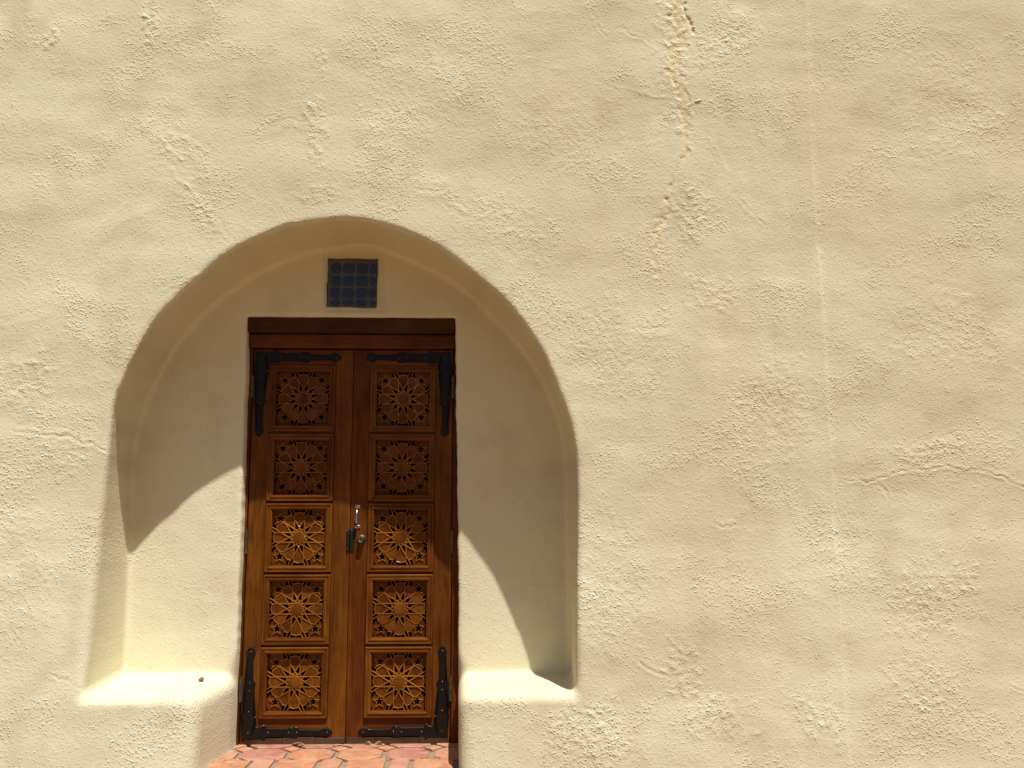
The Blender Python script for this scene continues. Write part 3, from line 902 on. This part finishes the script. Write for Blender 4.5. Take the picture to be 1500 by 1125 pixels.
vr = random.Random(31)
def make_leaf(sgn, label):
    """sgn -1: hinged on the left; +1: hinged on the right. x runs from the meeting edge outwards"""
    root = tag(empty("door_leaf", (sgn * 0.0015, 0, 0)), label, "door", "carved door leaves", kind="thing")
    def bx(name, a, b, y0, y1, z0, z1, mat, bev=.0015, parent=root):
        x0, x1 = sorted((sgn * a, sgn * b))
        return box(name, (x0, x1, y0, y1, z0, z1), mat, parent, bev)
    bx("stile", .0, PCX - PHW - .0006, .0, .044, .0, LH, M["wood_v"])
    bx("stile", PCX + PHW + .0006, LW, .0, .044, .0, LH, M["wood_v"])
    xa, xb = PCX - PHW, PCX + PHW
    bx("rail", xa, xb, .0006, .044, PTOP + .0004, LH - .0003, M["wood_h"])
    for i in range(4):
        zt = PTOP - i * PP - 2 * PHH
        bx("rail", xa, xb, .006, .044, zt - (PP - 2 * PHH) + .0004, zt - .0004, M["wood_h"], .001)
    zb = PTOP - 4 * PP - 2 * PHH
    bx("rail", xa, xb, .0006, .044, .0345, zb - .0004, M["wood_h"])
    cuts = [.004, .15, .31, .50] if sgn < 0 else [.006, .37, .515]
    for i in range(len(cuts) - 1):
        bx("kick_strip", cuts[i], cuts[i + 1] - .0015, -.004 - .001 * (i % 2), .03, -.008, .030 + .003 * (i % 2), M["kick"], .001)
    for i in range(5):
        zc = PTOP - i * PP - PHH
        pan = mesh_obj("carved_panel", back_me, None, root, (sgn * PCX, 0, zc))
        lat = mesh_obj("lattice", lat_me, None, pan)
        lat.rotation_euler = (0, math.radians(vr.uniform(-.7, .7)), 0)
        lat.scale = (vr.uniform(.985, 1.008), 1, vr.uniform(.985, 1.008)); lat.location.y = vr.uniform(-.001, .0015)
        ro = mesh_obj("rosette", ros_me, None, pan)
        ro.scale = (vr.uniform(.94, 1.05), 1, vr.uniform(.94, 1.05)); ro.rotation_euler = (0, math.radians(vr.uniform(-10, 10)), 0)
        for k in range(12):
            o = mesh_obj("petal", petal_me[k % 3], None, pan)
            o.rotation_euler = (0, -math.radians(30 * k + vr.uniform(-.8, .8)), 0); o.location.y = vr.uniform(-.001, .0015)
        for (me, lx, lz, ry) in ((mould_w, 0, PHH, 0), (mould_h, PHW, 0, 90), (mould_w, 0, -PHH, 180), (mould_h, -PHW, 0, 270)):
            o = mesh_obj("moulding", me, None, pan, (lx, 0, lz))
            o.rotation_euler = (0, math.radians(ry), 0)
    for top in (True, False):
        st = mesh_obj("corner_strap", strap_me, None, root, (sgn * (LW - .006), 0, LH - .008 if top else .022))
        st.scale = (-sgn, 1, -1 if top else 1)
        tag(st, "black iron strap on the upper corner" if top else "black iron strap on the lower corner")
        for x, z in NAILS:
            mesh_obj("nail", nail_me, None, st, (x, -.0062 if min(x, z) < .05 else -.006, z))
    # barrel hinges on the outer edge
    for zc in (1.80, .995, .262):
        bm = bmesh.new()
        hx = sgn * (LW + .0035)
        for s in range(3):
            bm_tube(bm, [(hx, -.008, zc - .058 + s * .039), (hx, -.008, zc - .058 + s * .039 + .0375)], .0078, 12)
        bm_lathe_y(bm, [(.0, -.004)] if False else [(.004, -.006), (.002, -.0085)], hx, zc + .062, 8)
        bm_box(bm, *(sorted((hx, hx - sgn * .010))), -.003, .002, zc - .056, zc + .056)
        bmesh.ops.recalc_face_normals(bm, faces=bm.faces)
        mesh_obj("hinge", bm_mesh("hinge", bm, False), M["brass"], root)
    return root

left = make_leaf(-1, "left leaf of carved wooden double door, with iron straps and five star panels")
right = make_leaf(1, "right leaf of carved wooden double door, bearing the steel pull handle and lock cylinder")

# ironmongery
bm = bmesh.new()
hx = .036
path = [(hx, .0, 1.168), (hx, -.016, 1.165), (hx, -.032, 1.155), (hx, -.039, 1.135), (hx, -.038, 1.112), (hx, -.031, 1.094), (hx, -.016, 1.086), (hx, .0, 1.083)]
bm_tube(bm, path, [.0045, .005, .006, .0075, .0075, .006, .005, .0045], 12)
bm_box(bm, hx - .014, hx + .014, -.003, .001, 1.168, 1.186, .0012)
bm_box(bm, hx - .015, hx + .016, -.004, .001, 1.066, 1.082, .0012)
bmesh.ops.recalc_face_normals(bm, faces=bm.faces)
mesh_obj("pull_handle", bm_mesh("pull_handle", bm, True), M["steel"], right)
bm = bmesh.new()
bm_lathe_y(bm, [(.024, .001), (.024, -.004), (.0205, -.009), (.0175, -.012), (.0165, -.030), (.0150, -.0335), (.0120, -.034), (.0095, -.0325), (.003, -.0322)], .059, 1.01, 20)
bmesh.ops.recalc_face_normals(bm, faces=bm.faces)
cyl = mesh_obj("lock_cylinder", bm_mesh("lock_cylinder", bm), M["brass"], right)
box("keyhole", (.0570, .0610, -.0335, -.0325, 1.003, 1.017), M["lockplate"], cyl, 0.0005)
bm = bmesh.new()
bm_box(bm, -.0150, .0010, -.0085, .001, .952, 1.060, .002)
bmesh.ops.recalc_face_normals(bm, faces=bm.faces)
lp = mesh_obj("lock_plate", bm_mesh("lock_plate", bm), M["lockplate"], left)
for z in (.962, 1.050):
    o = mesh_obj("screw", nail_me, None, lp, (-.0095, -.0080, z)); o.scale = (.6, .6, .6)
box("lock_plate", (.0005, .024, -.0065, .001, .952, 1.058), M["lockplate"], right, .002)
for (x, z) in ((-.037, 1.932), (-.036, 1.896)):
    o = mesh_obj("screw", nail_me, None, left, (x, .0004, z)); o.scale = (1.1, .5, 1.1)
for (x, z) in ((.042, 1.943), (.043, 1.9), (.082, 1.929)):
    o = mesh_obj("screw", nail_me, None, right, (x, .0004, z)); o.scale = (1.1, .5, 1.1)

# ------------------------------------------------------------------ glazed tile above the lintel
tl = tag(empty("glazed_tile", (-.007, -.072, 2.343)), "dark blue glazed square tile set in the recess above the lintel", "tile")
tl.rotation_euler = (0, math.radians(.3), 0)
def ragged_square(h, n, amp, seed):
    q = random.Random(seed); pts = []
    for s in range(4):
        for i in range(n):
            t = -h + 2 * h * i / n
            w = h + q.uniform(-amp, amp)
            pts.append([(t, -w), (w, t), (-t, w), (-w, -t)][s])
    return pts
bm = bmesh.new(); bm_prism(bm, ragged_square(.131, 9, .0025, 4), -.010, .03, .004, .003)
bmesh.ops.recalc_face_normals(bm, faces=bm.faces)
mesh_obj("tile_body", bm_mesh("tile_body", bm), M["glaze_body"], tl)
gx = [(-.112, -.059), (-.049, .011), (.021, .081), (.091, .126)]
gz = [(.047, .104), (-.018, .037), (-.084, -.028), (-.124, -.094)]
for i, (x0, x1) in enumerate(gx):
    for j, (z0, z1) in enumerate(gz):
        b = .012
        pts = [(x0 + b, z0), (x1 - b, z0), (x1, z0 + b), (x1, z1 - b), (x1 - b, z1), (x0 + b, z1), (x0, z1 - b), (x0, z0 + b)]
        bm = bmesh.new(); bm_prism(bm, pts, -.0128, -.008, .003, .0018)
        bmesh.ops.recalc_face_normals(bm, faces=bm.faces)
        mesh_obj("glaze_dab", bm_mesh("glaze_dab", bm), M["glaze_blue" if (j in (1, 2, 3) and i in (1, 2)) or (j == 3 and i == 0) else "glaze_dark"], tl)

# ------------------------------------------------------------------ small loose things
deps = bpy.context.evaluated_depsgraph_get()
def drop(x, y, z=1.0):
    hit, loc, *_ = scene.ray_cast(deps, Vector((x, y, z)), Vector((0, 0, -1)))
    return loc.z if hit else 0.0
pz = drop(-.665, -.21)
bm = bmesh.new(); lump(bm, (0, 0, 0), .0135, 9, 2, (1.05, .9, .85))
tag(mesh_obj("pebble", bm_mesh("pebble", bm, True), M["pebble"], None, (-.665, -.21, pz + .011)), "small brown pebble lying on the sunlit ledge left of the door", "pebble")
def dry_leaf(x, y, length, width, rz, seed, label):
    q = random.Random(seed); bm = bmesh.new(); n = 7; rows = []
    for i in range(n):
        t = i / (n - 1)
        w = width * math.sin(math.pi * (t * .92 + .04)) ** .7 + .0006
        c = .007 * math.sin(math.pi * t) + q.uniform(0, .002)
        rows.append([bm.verts.new(((t - .5) * length, s * w, c + (.004 if s else 0) + q.uniform(-.0008, .0008))) for s in (-1, 0, 1)])
    for A_, B_ in zip(rows[:-1], rows[1:]):
        for k in range(2):
            bm.faces.new((A_[k], A_[k + 1], B_[k + 1], B_[k]))
    geo = bmesh.ops.solidify(bm, geom=list(bm.faces), thickness=.0009)
    o = mesh_obj("dry_leaf", bm_mesh("dry_leaf", bm, True), M["leaf"], None, (x, y, .003))
    o.rotation_euler = (0, 0, rz)
    tag(o, label, "leaf", "dry leaves against the door sill")
dry_leaf(-.228, -.030, .062, .007, .05, 1, "pale dry leaf on the doorstep below the left door leaf")
dry_leaf(.118, -.026, .034, .008, -.3, 2, "small dry leaf on the doorstep, nearer the seam of the two below the right leaf")
dry_leaf(.172, -.024, .036, .009, .4, 3, "small dry leaf on the doorstep, farther right of the two below the right leaf")
bm = bmesh.new()
bm_tube(bm, [(-.055, -.030, .003), (-.03, -.036, .005), (0, -.045, .004), (.022, -.042, .004)], [.002, .0026, .0026, .0014], 7)
tag(mesh_obj("twig", bm_mesh("twig", bm, True), M["leaf"]), "thin dry twig on the doorstep under the seam between the door leaves", "twig")
print("wall faces", len(Q), "verts", len(V))
